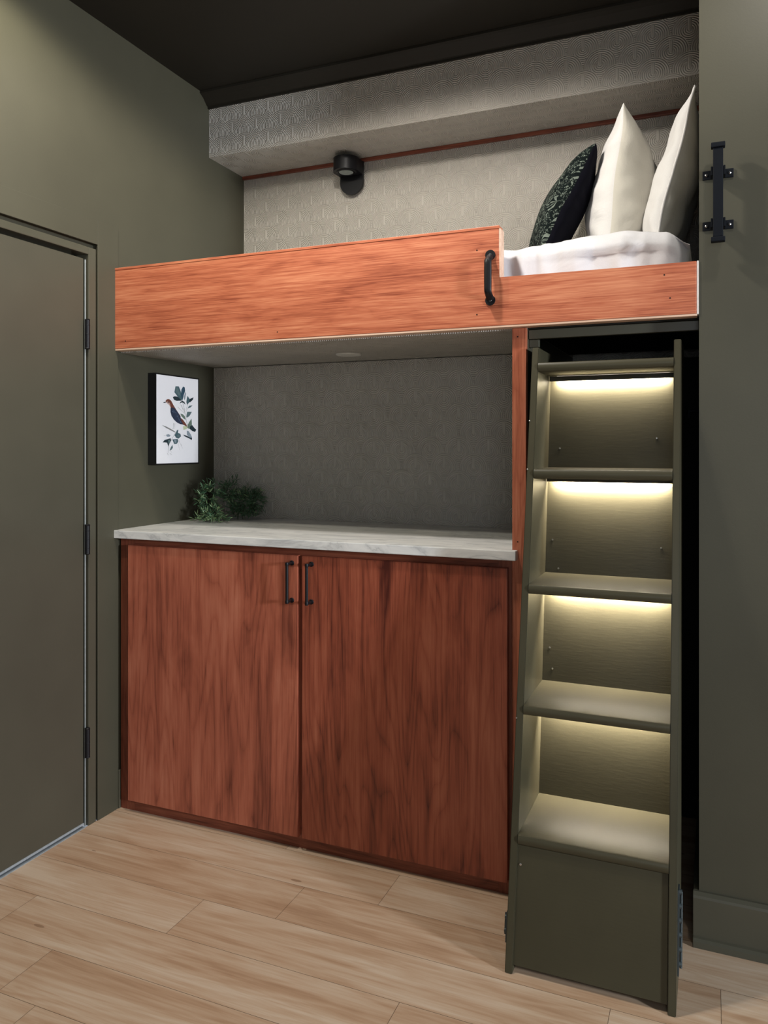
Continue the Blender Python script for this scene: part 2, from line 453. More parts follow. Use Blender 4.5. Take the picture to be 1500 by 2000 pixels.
# door slab
bm = B(); box(bm, -0.046, -0.004, DY0 + 0.045, 2.150, 0.0, 2.003, 0.002)
door = struct('door_1', bm, M['olive_door'])
bm = B()      # metal frame: outer face with a rebate
for (y0, y1, z0, z1) in ((2.1665, 2.2035, FZ, 2.0465), (DY0, DY0 + 0.035, FZ, 2.0465), (DY0 + 0.035, 2.1665, 2.020, 2.0465)):
    box(bm, -0.10, 0.004, y0, y1, z0, z1, 0.0025)
box(bm, -0.11, -0.055, 2.145, 2.168, FZ, 2.02); box(bm, -0.11, -0.055, DY0 + 0.035, 2.168, 1.995, 2.022)
struct('door_frame', bm, M['olive_trim'], door)
bm = B(); tube(bm, [(-0.004, 2.158, FZ + 0.002), (-0.004, 2.158, 2.0)], 0.0028, 10)
sharp(struct('gasket', bm, M['gasket'], door))
for z0 in (1.686, 0.957, 0.235):
    bm = B()
    tube(bm, [(0.006, 2.159, z0), (0.006, 2.159, z0 + 0.098)], 0.0085, 16)
    for zz in (0.018, 0.049, 0.080):
        lathe(bm, (0.006, 2.159, z0 + zz), 'z', [(0.0089, -0.0008), (0.0092, 0), (0.0089, 0.0008)], 16)
    lathe(bm, (0.006, 2.159, z0 + 0.098), 'z', [(0.0085, 0), (0.0095, 0.002), (0.006, 0.005)], 16)
    lathe(bm, (0.006, 2.159, z0 - 0.005), 'z', [(0.006, 0), (0.0095, 0.003), (0.0085, 0.005)], 16)
    sharp(struct('hinge', bm, M['black'], door))
bm = B(); box(bm, -0.040, 0.004, DY0 + 0.045, 2.152, FZ, -0.0125, 0.001); box(bm, -0.006, -0.001, DY0 + 0.045, 2.150, -0.0055, 0.002, 0.001)
struct('door_sweep', bm, M['sweep'], door)
# paint line / short baseboard stub by the cabinet
bm = B(); box(bm, 0.0005, 0.0105, 2.3140, 2.3245, FZ, 0.128, 0.002); struct('baseboard_left', bm, M['olive_trim'])

# back wall (upper, wallpaper)
bm = B(); box(bm, 0, XR, 3.174, 3.274, FZ, CZ); struct('wall_back', bm, M['paper'], origin=(0, 0, 0))
# lower recess wall, nearer
bm = B(); box(bm, 0, 1.497, 2.931, 3.173, 1.026, 1.685); struct('wall_recess', bm, M['paper'], origin=(0, 0, 0))
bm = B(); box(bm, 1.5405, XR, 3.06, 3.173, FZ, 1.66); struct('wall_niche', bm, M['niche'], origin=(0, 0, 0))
# soffit
bm = B(); box(bm, 0.0005, XR, 2.894, 3.1735, 2.612, CZ - 0.0005)
for f in bm.faces:
    if f.normal.z < -0.5 or all(abs(v.co.z - 2.612) < 1e-5 for v in f.verts): f.material_index = 1
struct('ceiling_soffit', bm, [M['paper'], M['paper_under']], origin=(0, 0, 0))
# crown moulding along the soffit
bm = B()
prism(bm, [(2.8935, 2.824), (2.8935, CZ - 0.001), (2.828, CZ - 0.001), (2.828, 2.870), (2.838, 2.866), (2.852, 2.858), (2.866, 2.845), (2.878, 2.834), (2.884, 2.832), (2.884, 2.824)], 'x', 0.0005, XR)
struct('trim_2', bm, M['ceiling'])
# thin oak strip where soffit meets the back wall
bm = B(); box(bm, 0.001, XR - 0.001, 3.158, 3.1735, 2.597, 2.6115, 0.002); struct('trim_3', bm, M['oak_rail'])
# right wall
bm = B(); box(bm, XR, XE, YW, 3.274, FZ, CZ); struct('wall_right', bm, M['olive'], origin=(0, 0, 0))
bm = B()
prism(bm, [(YW - 0.0003, FZ), (YW - 0.0003, 0.127), (2.295, 0.127), (2.288, 0.119), (2.286, 0.112), (2.286, 0.010), (2.279, 0.008), (2.273, 0.001), (2.272, FZ)], 'x', XR - 0.0145, XE)
bm2 = bm
struct('baseboard_right', bm2, M['olive_trim'])
# return of the baseboard into the niche
bm = B(); box(bm, XR - 0.0145, XR - 0.0005, YW, 2.90, FZ, 0.127, 0.003); struct('baseboard_niche', bm, M['olive_trim'])
# side wall with window, rear wall with an added fill window (behind the camera)
bm = B()
X2 = XE + 0.1
box(bm, XE, X2, -1.7, -0.20, FZ, CZ); box(bm, XE, X2, 0.60, 3.274, FZ, CZ)
box(bm, XE, X2, -0.20, 0.60, FZ, 1.30); box(bm, XE, X2, -0.20, 0.60, 2.14, CZ)
struct('wall_side', bm, M['olive'], origin=(0, 0, 0))
bm = B()
for q in ((-0.20, 0.60, 1.30, 1.34), (-0.20, 0.60, 2.10, 2.14), (-0.20, -0.16, 1.34, 2.10), (0.56, 0.60, 1.34, 2.10), (-0.16, 0.56, 1.71, 1.73)):
    box(bm, XE + 0.01, XE + 0.06, q[0], q[1], q[2], q[3], 0.003)
w1 = struct('window_1', bm, M['whiteframe'])
bm = B(); box(bm, XE + 0.04, XE + 0.045, -0.16, 0.56, 1.34, 2.10); struct('pane', bm, M['pane'], w1)
bm = B()
box(bm, -0.1, 1.9, -1.7, -1.6, FZ, CZ); box(bm, 3.3, X2, -1.7, -1.6, FZ, CZ)
box(bm, 1.9, 3.3, -1.7, -1.6, FZ, 0.9); box(bm, 1.9, 3.3, -1.7, -1.6, 2.15, CZ)
struct('wall_rear', bm, M['olive'], origin=(0, 0, 0))
bm = B()
for q in ((1.9, 3.3, 0.9, 0.94), (1.9, 3.3, 2.11, 2.15), (1.9, 1.94, 0.94, 2.11), (3.26, 3.3, 0.94, 2.11), (2.58, 2.62, 0.94, 2.11)):
    box(bm, q[0], q[1], -1.68, -1.63, q[2], q[3], 0.003)
w2 = struct('fill_window_2', bm, M['whiteframe'])  # added unseen window, there to carry the rear fill light
bm = B(); box(bm, 1.94, 3.26, -1.66, -1.655, 0.94, 2.11); struct('pane', bm, M['pane'], w2)

# ================================================================== LOFT BED
LZ = 1.694
bed = thing('loft_bed', (1.0, 2.70, LZ), 'built-in loft bed with an orange oak front board stepped down at its right end', 'bed')
XN = 1.463
bm = B()
FY0, FY1 = 2.2975, 2.338
prism(bm, [(0.0035, LZ + 0.004), (2.013, LZ + 0.004), (2.013, 1.841), (XN, 1.841), (XN, 1.989), (0.0035, 1.989)], 'y', FY0, FY1)
fs = [f for f in bm.faces]
bmesh.ops.bevel(bm, geom=bm.edges[:], offset=0.0015, segments=1, affect='EDGES')
fb = obj('front_board', bm, M['oak_h'], bed)
# cap strip on the raised part
bm = B(); box(bm, 0.0035, XN + 0.001, FY0 - 0.001, FY1 + 0.003, 1.9895, 1.9985, 0.0015); obj('cap_strip', bm, M['oak_h'], bed)
bm = B(); box(bm, XN + 0.0003, XN + 0.005, FY0 + 0.0005, FY1 + 0.002, 1.842, 1.989, 0.0006)
o = obj('end_cap', bm, M['raw_edge'], bed); o['label'] = 'pale end of the raised board'
bm = B(); box(bm, 0.003, 2.014, FY0 + 0.001, FY1, LZ - 0.002, LZ + 0.0038, 0.0008)
o = obj('edge_strip', bm, M['raw_edge'], bed); o['label'] = 'thin pale strip under the front board'
for (x0, x1, z1) in ((0.0006, 0.0032, 1.99), (2.0135, 2.0183, 1.842)):
    bm = B(); box(bm, x0, x1, FY0 + 0.001, FY1, LZ + 0.002, z1, 0.0006)
    o = obj('caulk_bead', bm, M['caulk'], bed); o['label'] = 'white caulk line against the wall'
# nail heads
for (x, z) in ((0.055, 1.725), (1.395, 1.93), (1.395, 1.735), (1.93, 1.81), (1.945, 1.745), (0.70, 1.722)):
    bm = B(); lathe(bm, (x, FY0 - 0.0004, z), 'y', [(0.0022, 0), (0.0022, 0.0006)], 10)
    obj('nail_head', bm, M['black'], bed)
# underside panel, papered
bm = B(); box(bm, 0.001, 1.5395, FY1 + 0.0005, 3.173, LZ - 0.006, LZ + 0.012)
for f in bm.faces:
    if all(v.co.z < LZ for v in f.verts): f.material_index = 1
obj('underside_panel', bm, [M['paper'], M['paper_under']], bed, origin=(0, 0, LZ))
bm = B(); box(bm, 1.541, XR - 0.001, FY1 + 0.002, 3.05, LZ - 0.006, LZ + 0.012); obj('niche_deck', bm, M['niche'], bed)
bm = B(); box(bm, 0.001, XR - 0.001, FY1 + 0.0005, 3.173, LZ + 0.0125, LZ + 0.035); obj('deck', bm, M['olive'], bed)
# olive header over the niche
bm = B(); box(bm, 1.541, XR - 0.001, 2.352, 2.372, LZ - 0.034, LZ - 0.0065, 0.0015); struct('trim_4', bm, M['olive_trim'])
# black pull handle on the front board
def pull(name, x, z0, z1, yf, parent):
    bm = B()
    L = z1 - z0
    for zc in (z0 + 0.013, z1 - 0.013):
        pts = [(x + 0.0155 * math.cos(t) * (1.0), zc + 0.0155 * math.sin(t)) for t in [2 * math.pi * k / 24 for k in range(24)]]
        prism(bm, pts, 'y', yf - 0.004, yf)
        lathe(bm, (x, yf - 0.004, zc), 'y', [(0.004, -0.002), (0.005, 0)], 16, mi=1)
    n = 20; path = []; rad = []
    for i in range(n + 1):
        t = i / n; z = z0 + 0.016 + (L - 0.032) * t
        s = min(1, min(t, 1 - t) / 0.16); s = s * s * (3 - 2 * s)
        path.append((x, yf - 0.004 - 0.026 * s, z)); rad.append(0.0118 - 0.001 * s + 0.0008 * math.sin(math.pi * t))
    rings = []
    for q in range(len(path)):
        p = Vector(path[q]); t = (Vector(path[min(q + 1, n)]) - Vector(path[max(q - 1, 0)])).normalized()
        a_ = t.cross(Vector((1, 0, 0))).normalized(); b_ = Vector((1, 0, 0))
        rings.append([bm.verts.new(p + a_ * math.cos(2 * math.pi * k / 16) * rad[q] * 0.55 + b_ * math.sin(2 * math.pi * k / 16) * rad[q]) for k in range(16)])
    for q in range(n):
        for k in range(16): bm.faces.new((rings[q][k], rings[q][(k + 1) % 16], rings[q + 1][(k + 1) % 16], rings[q + 1][k]))
    bm.faces.new(rings[0][::-1]); bm.faces.new(rings[-1])
    o = obj(name, bm, [M['black'], M['chrome']], parent)
    return sharp(o, 40)
h = pull('grab_handle', 1.437, 1.762, 1.924, FY0, bed); h['label'] = 'black pull handle near the step of the board'

# ------------------------------------------------------------------ duvet
bm = B()
NX, NS = 220, 90
x0, x1 = 0.03, 1.992
prof = []
yF, yBk, zB, zT, R = 2.372, 3.12, 1.732, 1.958, 0.055
def prof_pt(s):
    segs = [(zT - R - zB), R * math.pi / 2, (yBk - yF - 2 * R), R * math.pi / 2, (zT - R - zB)]
    tot = sum(segs); d = s * tot
    if d < segs[0]: return yF, zB + d, 0, -1
    d -= segs[0]
    if d < segs[1]:
        a = d / R; return yF + R - R * math.cos(a), zT - R + R * math.sin(a), math.sin(a), -math.cos(a)
    d -= segs[1]
    if d < segs[2]: return yF + R + d, zT, 1, 0
    d -= segs[2]
    if d < segs[3]:
        a = d / R; return yBk - R + R * math.sin(a), zT - R + R * math.cos(a), math.cos(a), math.sin(a)
    d -= segs[3]
    return yBk, zT - R - d, 0, 1
grid = []
for i in range(NX + 1):
    u = i / NX; x = x0 + (x1 - x0) * u; row = []
    for j in range(NS + 1):
        y, z, nz, ny = prof_pt(j / NS)
        p = Vector((x * 3.0, y * 2.5, z * 1.5))
        big = noise.noise(p + Vector((3, 1, 7)))
        wx = x + 0.03 * noise.noise(Vector((z * 7, x * 2, 1.0)))
        fold = noise.noise(Vector((wx * 17, y * 1.5, z * 2.0))) * 0.7 + noise.noise(Vector((wx * 38, y * 3, z * 3.5))) * 0.35
        ridge = abs(noise.noise(Vector((wx * 11, y * 2, z * 3 + 4))))
        amp = 0.004 + 0.010 * abs(ny)
        dsp = big * 0.008 + fold * amp + (0.12 - ridge) * 0.010
        # swell near the pillows
        if nz > 0.1: dsp += 0.014 * math.exp(-((x - 1.78) / 0.16) ** 2)
        zz = z + nz * dsp
        yy = y + ny * dsp + (0.010 * (1 - (z - zB) / (zT - zB)) * (-1 if ny < 0 else 0))
        # right end rounds off
        e = max(0, (x - 1.90) / (x1 - 1.90)); 
        if z > zB + 0.02: zz -= 0.035 * e * e + 0.012 * e * noise.noise(Vector((x * 20, y * 12, 0)))
        if ny < -0.3: yy += 0.055 * e ** 2.5
        row.append(bm.verts.new((x - 0.018 * e * (1 - (z - zB) / (zT - zB)), yy, max(zz, zB))))
    grid.append(row)
for i in range(NX):
    for j in range(NS):
        bm.faces.new((grid[i][j], grid[i + 1][j], grid[i + 1][j + 1], grid[i][j + 1]))
bm.faces.new(grid[0]); bm.faces.new(grid[-1][::-1])
for i in range(NX): bm.faces.new((grid[i][0], grid[i][-1], grid[i + 1][-1], grid[i + 1][0]))
o = sharp(obj('duvet', bm, M['linen']), 60)
tag(o, 'rumpled white duvet spread over the loft bed behind the oak board', 'duvet')

# ------------------------------------------------------------------ pillows
def pillow(name, c, U, V, a, b, T, mf, mb, label, cat, pinch=0.10, seed=0, welt=None, group=None, power=0.55, wr=0.012, skew=0.0):
    U = Vector(U).normalized(); V = Vector(V); V = (V - U * V.dot(U)).normalized(); N = U.cross(V)
    c = Vector(c); n = 56
    bm = B(); F = {}; K = {}
    for i in range(n + 1):
        for j in range(n + 1):
            u = -math.cos(math.pi * i / n) ; v = -math.cos(math.pi * j / n)
            u = 0.5 * u + 0.5 * (2 * i / n - 1); v = 0.5 * v + 0.5 * (2 * j / n - 1)
            pu = a * u * (1 - pinch * (1 - v * v)); pv = b * v * (1 - pinch * (1 - u * u))
            t = T * (1 - skew * v) * (max(0, 1 - u * u) * max(0, 1 - v * v)) ** power
            rim = i in (0, n) or j in (0, n)
            q = Vector((pu * 6, pv * 6, seed))
            ed = max(abs(u), abs(v))
            fold = noise.noise(Vector((pu * 9, pv * 9, seed + 2))) * wr
            ang = math.atan2(v, u)
            gather = math.sin(ang * 22 + 3 * noise.noise(q)) * 0.0035 * max(0, (ed - 0.55)) * 2
            base = c + U * pu + V * pv + N * (0.012 * noise.noise(q + Vector((5, 5, 5))))
            if rim: F[i, j] = K[i, j] = bm.verts.new(base)
            else:
                F[i, j] = bm.verts.new(base + N * (t + (fold + gather) * min(1, t / 0.03)))
                fold2 = noise.noise(Vector((pu * 9, pv * 9, seed + 9))) * wr
                K[i, j] = bm.verts.new(base - N * (t + (fold2 + gather) * min(1, t / 0.03)))
    for i in range(n):
        for j in range(n):
            f = bm.faces.new((F[i, j], F[i + 1, j], F[i + 1, j + 1], F[i, j + 1])); f.material_index = 0
            f = bm.faces.new((K[i, j], K[i, j + 1], K[i + 1, j + 1], K[i + 1, j])); f.material_index = 1
    rim = [F[i, 0].co.copy() for i in range(n + 1)] + [F[n, j].co.copy() for j in range(1, n + 1)] + \
          [F[i, n].co.copy() for i in range(n - 1, -1, -1)] + [F[0, j].co.copy() for j in range(n - 1, 0, -1)]
    o = obj(name, bm, [mf, mb], smooth=True)
    tag(o, label, cat, group)
    if welt:
        bm = B(); tube(bm, rim + [rim[0]], welt[0], 8)
        sharp(obj('piping', bm, welt[1], o))
    return o
pillow('throw_pillow', (1.548, 2.84, 2.165), (-0.30, 0.95, 0.0), (0.42, 0.12, 0.90), 0.21, 0.198, 0.075, M['navy'], M['floral'],
       'dark cushion with a pale flower pattern and a plain navy back, leftmost on the loft', 'cushion', 0.06, 3.0, power=0.42, wr=0.004)
pillow('bed_pillow', (1.768, 2.90, 2.205), (0.02, 0.99, 0.0), (0.11, 0.0, 0.99), 0.26, 0.248, 0.124, M['cream'], M['cotton'],
       'white bed pillow standing on edge just right of the dark cushion', 'pillow', 0.08, 11.0, skew=0.18, wr=0.018)
pillow('bed_pillow', (1.930, 2.85, 2.198), (-0.05, 0.99, 0.0), (0.24, 0.0, 0.96), 0.27, 0.250, 0.078, M['cream'], M['cotton'],
       'white pillow with a raised edge seam, leaning against the right end of the loft', 'pillow', 0.08, 23.0, welt=(0.004, M['cotton']), skew=0.08, wr=0.018)

# ================================================================== CABINET
CF = 2.325       # face frame plane
DF = 2.305       # door face
cab = thing('cabinet', (0.75, 2.6, FZ), 'low two-door oak cabinet under the marble counter', 'cabinet')
CT = 0.9945
bm = B(); box(bm, 0.0105, 0.075, CF, CF + 0.02, FZ, CT); obj('stile', bm, M['oak_frame'], cab)
bm = B(); box(bm, 1.455, 1.4965, CF, CF + 0.02, FZ, CT); obj('stile', bm, M['oak_frame'], cab)
bm = B(); box(bm, 0.745, 0.800, CF, CF + 0.02, 0.055, 0.925); obj('stile', bm, M['oak_frame'], cab)
bm = B(); box(bm, 0.0755, 1.4545, CF, CF + 0.02, 0.9255, CT); obj('top_rail', bm, M['oak_rail'], cab)
bm = B(); box(bm, 0.0755, 1.4545, CF + 0.0006, CF + 0.02, FZ, 0.0545); obj('bottom_rail', bm, M['oak_rail'], cab)
bm = B()
box(bm, 0.0105, 0.028, CF + 0.0205, 2.925, FZ, CT); box(bm, 1.479, 1.4965, CF + 0.0205, 2.925, FZ, CT)
box(bm, 0.0285, 1.4785, 2.907, 2.925, FZ, CT); box(bm, 0.0285, 1.4785, CF + 0.0205, 2.9065, 0.04, 0.058)
obj('carcass', bm, M['oak_frame'], cab)
def cab_door(x0, x1, hx, mat='oak_v'):
    bm = B(); box(bm, x0, x1, DF, CF - 0.0006, 0.028, 0.9715, 0.0022)
    d = obj('door', bm, M[mat], cab)
    bm = B(); z0, z1 = 0.815, 0.951
    yb = DF - 0.034
    tube(bm, [(hx, yb, z0 + 0.002), (hx, yb, z1 - 0.002)], 0.0052, 14)
    for z in (z0 + 0.0055, z1 - 0.0055):
        tube(bm, [(hx, yb, z), (hx, DF - 0.004, z)], 0.0050, 12)
        lathe(bm, (hx, yb, z), 'z', [(0.001, -0.0065), (0.0055, -0.0055), (0.0065, 0), (0.0055, 0.0055), (0.001, 0.0065)], 16)
        lathe(bm, (hx, DF, z), 'y', [(0.0075, -0.0045), (0.0085, -0.003), (0.0085, 0.0)], 20)
    sharp(obj('handle', bm, M['black'], d), 40)
    return d
cab_door(0.0590, 0.7735, 0.7520)
cab_door(0.7895, 1.4870, 0.8260, 'oak_v_deep_shaded')

# counter
bm = B(); box(bm, 0.0015, 1.5145, 2.2915, 2.3225, 0.996, 1.0255, 0.0025)
box(bm, 0.0015, 1.4955, 2.3225, 2.9305, 0.996, 1.0255, 0.0)
o = obj('countertop', bm, M['marble'], origin=(0, 0, 0.996))
tag(o, 'white grey-veined marble countertop on the oak cabinet', 'countertop')

# divider between cabinet and ladder niche
div = thing('divider_panel', (1.518, 2.6, FZ), 'tall narrow oak-edged divider between the counter and the ladder niche', 'panel')
bm = B(); box(bm, 1.4972, 1.5390, 2.3230, 2.3430, FZ, 1.6912, 0.0012); o = obj('edge_board', bm, M['oak_post'], div)
for z in (1.665, 1.05):
    bm = B(); lathe(bm, (1.514, 2.3226, z), 'y', [(0.0022, 0), (0.0022, 0.0006)], 10); obj('nail_head', bm, M['black'], div)
bm = B(); box(bm, 1.4972, 1.5390, 2.3435, 3.17, FZ, 1.6875); o = obj('side_panel', bm, M['olive'], div); o['label'] = 'olive painted side'
bm = B(); box(bm, 1.5395, 1.570, 2.362, 2.378, 1.636, LZ - 0.035, 0.0015); obj('trim_strip', bm, M['olive_trim'], div)

# ================================================================== LADDER
lad = thing('ladder', (1.767, 2.2, FZ), 'olive painted leaning step ladder with lit treads up to the loft', 'ladder')
def yfr(z): return 1.978 + 0.203 * z
def ypn(z): return 2.265 + 0.145 * z
LX0, LX1, RX0, RX1 = 1.5610, 1.5805, 1.9545, 1.9735
for (xa, xb, ht) in ((LX0, LX1, 1.628), (RX0, RX1, 1.632)):
    bm = B()
    prism(bm, [(yfr(FZ), FZ), (ypn(FZ) + 0.012, FZ), (ypn(ht) + 0.012, ht), (yfr(ht), ht)], 'x', xa, xb)
    bmesh.ops.bevel(bm, geom=bm.edges[:], offset=0.0018, segments=2, affect='EDGES')
    obj('side_rail', bm, M['ladder'], lad)
# back panel
bm = B(); zt = 1.556
prism(bm, [(ypn(FZ), FZ), (ypn(FZ) + 0.011, FZ), (ypn(zt) + 0.011, zt), (ypn(zt), zt)], 'x', LX1 + 0.0004, RX0 - 0.0004)
obj('back_panel', bm, M['ladder'], lad)
treads = [0.314, 0.635, 0.952, 1.271, 1.582]
TH = 0.027
for k, z in enumerate(treads):
    bm = B()
    yf = yfr(z - TH / 2) - 0.004; yb = ypn(z - TH) - 0.0006
    n = 6; pts = [(yb, z - TH)]
    for i in range(n + 1):
        a = -math.pi / 2 - math.pi * i / n
        rr = TH / 2 * 0.9
        pts.append((yf + rr * 0.8 + rr * 0.8 * math.cos(a), z - TH / 2 + TH / 2 * math.sin(a)))
    pts.append((ypn(z) - 0.0006 if z < 1.5 else yb, z))
    prism(bm, pts, 'x', LX1 + 0.0004, RX0 - 0.0004)
    sharp(obj('tread', bm, M['ladder'], lad), 30)
for k, z in enumerate(treads[1:]):
    zu = z - TH; yp = ypn(zu)
    # lip strip in front of the light, and the light itself
    bm = B(); box(bm, LX1 + 0.002, RX0 - 0.002, yp - 0.029, yp - 0.025, zu - 0.016, zu - 0.0005, 0.001); obj('light_lip', bm, M['ladder'], lad)
    bm = B(); box(bm, 1.605, 1.935, yp - 0.022, yp - 0.012, zu - 0.0055, zu - 0.0005)
    o = obj('led_strip', bm, M['led'], lad); o['label'] = 'glowing strip under the tread'
    lt = area_light('led_light', (1.770 - 1.767, yp - 0.017 - 2.2, zu - 0.0080 - FZ), (math.radians(46), 0, 0), 0.325, 0.008, [14.0, 13, 9.5, 6.2][k], (1.0, 0.91, 0.78))
    lt.parent = lad
# riser board under the lowest tread
bm = B(); z1 = treads[0] - TH - 0.0006; z0 = 0.004
prism(bm, [(yfr(z0) + 0.007, z0), (yfr(z0) + 0.020, z0), (yfr(z1) + 0.020, z1), (yfr(z1) + 0.007, z1)], 'x', LX1 + 0.0004, RX0 - 0.0015)
o = obj('riser', bm, M['ladder'], lad)
# screws
def screw(c, parent, r=0.0028, nm='screw'):
    bm = B(); lathe(bm, c, 'y', [(r * 0.5, -0.0012), (r, -0.0006), (r, 0.0006)], 12); o = obj(nm, bm, M['chrome'], parent); return o
for (x, z) in ((1.90, 1.36), (1.615, 1.33), (1.60, 1.05), (1.60, 0.73), (1.915, 1.04), (1.61, 0.67), (1.62, 0.965)):
    screw((x, ypn(z) - 0.0006, z), lad)
screw((1.5885, yfr(0.24) + 0.0066, 0.24), lad, 0.0035)
for z in (1.41, 1.27, 0.60): screw((1.5625, yfr(z) - 0.0005, z), lad, 0.0022)
# roller bracket on the outer faces near the floor
for (xa, s) in ((RX1, 1), (LX0, -1)):
    bm = B()
    z0, z1 = 0.045, 0.235
    if s < 0: z0, z1 = 0.05, 0.12
    y0 = yfr(z0) + 0.05
    if s < 0: y0 = yfr(z0) + 0.008
    xs = sorted((xa + s * 0.0003, xa + s * 0.004))
    prism(bm, [(y0, z0), (y0 + 0.03, z0), (y0 + 0.03 + (z1 - z0) * 0.203, z1), (y0 + (z1 - z0) * 0.203, z1)], 'x', xs[0], xs[1])
    zc = z0 + 0.02
    while zc < z1:
        lathe(bm, (xa + s * 0.004, y0 + 0.015 + (zc - z0) * 0.203, zc), 'x', [(0.006, min(0, s * 0.006)), (0.007, 0.0), (0.006, max(0, s * 0.006))], 14)
        zc += 0.032
    tube(bm, [(xa + s * 0.008, y0 + 0.02, z0 + 0.01), (xa + s * 0.008, y0 + 0.02 + (z1 - z0 - 0.02) * 0.203, z1 - 0.01)], 0.0035, 10)
    sharp(obj('roller_bracket', bm, M['steel'], lad), 40)

# door bolt hint inside the niche, on the right side
lt = B(); tube(lt, [(XR - 0.030, 2.46, 1.440), (XR - 0.001, 2.46, 1.440)], 0.004, 10); tube(lt, [(XR - 0.030, 2.46, 1.443), (XR - 0.030, 2.46, 1.420)], 0.003, 10)
o = sharp(obj('coat_hook', lt, M['iron'])); tag(o, 'small dark metal hook in the black gap right of the ladder', 'hook')

# ================================================================== LIGHT FITTINGS
# reading lamp under the soffit
lamp = thing('wall_lamp', (0.577, 3.16, 2.45), 'black wall lamp with a rounded plate and drum head under the soffit', 'lamp')
bm = B()
cx, hw, zb, ztp = 0.577, 0.056, 2.452, 2.594
pts = [(cx + hw * math.cos(math.pi + math.pi * i / 24), zb + hw + hw * math.sin(math.pi + math.pi * i / 24)) for i in range(25)] + [(cx + hw, ztp), (cx - hw, ztp)]
prism(bm, pts, 'y', 3.146, 3.157)
bmesh.ops.bevel(bm, geom=[e for e in bm.edges if abs(e.verts[0].co.y - 3.146) < 1e-5 and abs(e.verts[1].co.y - 3.146) < 1e-5], offset=0.0015, segments=2, affect='EDGES')
sharp(obj('back_plate', bm, M['black'], lamp))
bm = B(); ly = 3.092
hp = [(cx + hw, 3.1455), (cx + hw, ly)] + [(cx + hw * math.cos(math.pi * i / 28), ly - hw * math.sin(math.pi * i / 28)) for i in range(1, 28)] + [(cx - hw, ly), (cx - hw, 3.1455)]
prism(bm, hp, 'z', 2.534, 2.592)
bmesh.ops.bevel(bm, geom=[e for e in bm.edges if abs(e.verts[0].co.z - e.verts[1].co.z) < 1e-6], offset=0.002, segments=2, affect='EDGES')
sharp(obj('lamp_head', bm, M['black'], lamp), 30)
bm = B(); lathe(bm, (cx, ly, 0), 'z', [(0.044, 2.5338), (0.041, 2.5305), (0.034, 2.5305), (0.032, 2.5338)], 40); sharp(obj('trim_ring', bm, M['black'], lamp), 30)
bm = B(); lathe(bm, (cx, ly, 0), 'z', [(0.030, 2.5318), (0.031, 2.5325), (0.031, 2.5338)], 36)
o = sharp(obj('lens', bm, M['lens'], lamp), 30); o['label'] = 'grey unlit lens'
# puck light under the loft
bm = B(); pc = (0.775, 2.70, LZ - 0.0065)
lathe(bm, pc, 'z', [(0.036, -0.006), (0.047, -0.004), (0.049, 0.0)], 40)
o = sharp(obj('puck_light', bm, M['puck']), 30); tag(o, 'flat round white light disc under the loft bed', 'light')

# ================================================================== WALL HANDLE (right wall)
gh = thing('grab_bar', (2.066, 2.29, 1.88), 'rough black iron grab bar with two strap brackets on the right wall', 'handle')
hx = 2.0665; yb = 2.262
bm = B(); box(bm, hx - 0.0125, hx + 0.0125, yb - 0.007, yb + 0.007, 1.892, 2.128, 0.002); obj('bar', bm, M['iron'], gh)
for z in (1.885, 2.135):
    bm = B(); box(bm, hx - 0.0175, hx + 0.0175, yb - 0.011, yb + 0.011, z - 0.0065, z + 0.0065, 0.0025); obj('end_cap', bm, M['iron'], gh)
for z in (1.932, 2.070):
    bm = B()
    for s in (-1, 1):
        xs = sorted((hx + s * 0.0175, hx + s * 0.0385)); box(bm, xs[0], xs[1], YW - 0.0045, YW - 0.0005, z - 0.012, z + 0.012, 0.001)
        xs = sorted((hx + s * 0.0130, hx + s * 0.0180)); box(bm, xs[0], xs[1], yb + 0.002, YW - 0.001, z - 0.012, z + 0.012, 0.0008)
    box(bm, hx - 0.018, hx + 0.018, yb + 0.0075, yb + 0.011, z - 0.012, z + 0.012, 0.0008)
    br = obj('bracket', bm, M['iron'], gh)
    for s in (-1, 1):
        bm = B(); lathe(bm, (hx + s * 0.029, YW - 0.0046, z), 'y', [(0.0015, -0.0025), (0.0036, -0.001), (0.0036, 0.0)], 14)
        sharp(obj('screw', bm, M['chrome'], br), 30)

# ================================================================== FRAMED PRINT
PX = 0.038; PY0, PY1, PZ0, PZ1 = 2.488, 2.772, 1.263, 1.626
pic = thing('framed_print', (0.02, 2.63, PZ0), 'black framed bird print on the left wall above the counter', 'picture')
bm = B(); fw = 0.0055
for q in ((PY0, PY1, PZ0, PZ0 + fw), (PY0, PY1, PZ1 - fw, PZ1), (PY0, PY0 + fw, PZ0 + fw, PZ1 - fw), (PY1 - fw, PY1, PZ0 + fw, PZ1 - fw)):
    box(bm, 0.0008, PX, q[0], q[1], q[2], q[3], 0.0006)
obj('frame', bm, M['frame'], pic)
cols = {'paper': None, 'brown': (0.19, 0.055, 0.035), 'navyb': (0.028, 0.038, 0.075), 'cheek': (0.55, 0.36, 0.30), 'beak': (0.03, 0.05, 0.06),
        'teal': (0.075, 0.135, 0.155), 'blue': (0.035, 0.080, 0.125), 'dark': (0.018, 0.035, 0.045), 'greyl': (0.30, 0.35, 0.40), 'green': (0.16, 0.22, 0.17),
        'mid': (0.13, 0.19, 0.20), 'yel': (0.62, 0.66, 0.42), 'stemc': (0.28, 0.27, 0.26), 'speck': (0.17, 0.24, 0.36)}
names = list(cols)
pm = [M['print']] + [plain('print_' + n, cols[n], 0.55) for n in names[1:]]
bm = B()
iy0, iy1, iz0, iz1 = PY0 + fw, PY1 - fw, PZ0 + fw, PZ1 - fw
box(bm, 0.030, PX - 0.0025, iy0, iy1, iz0, iz1)
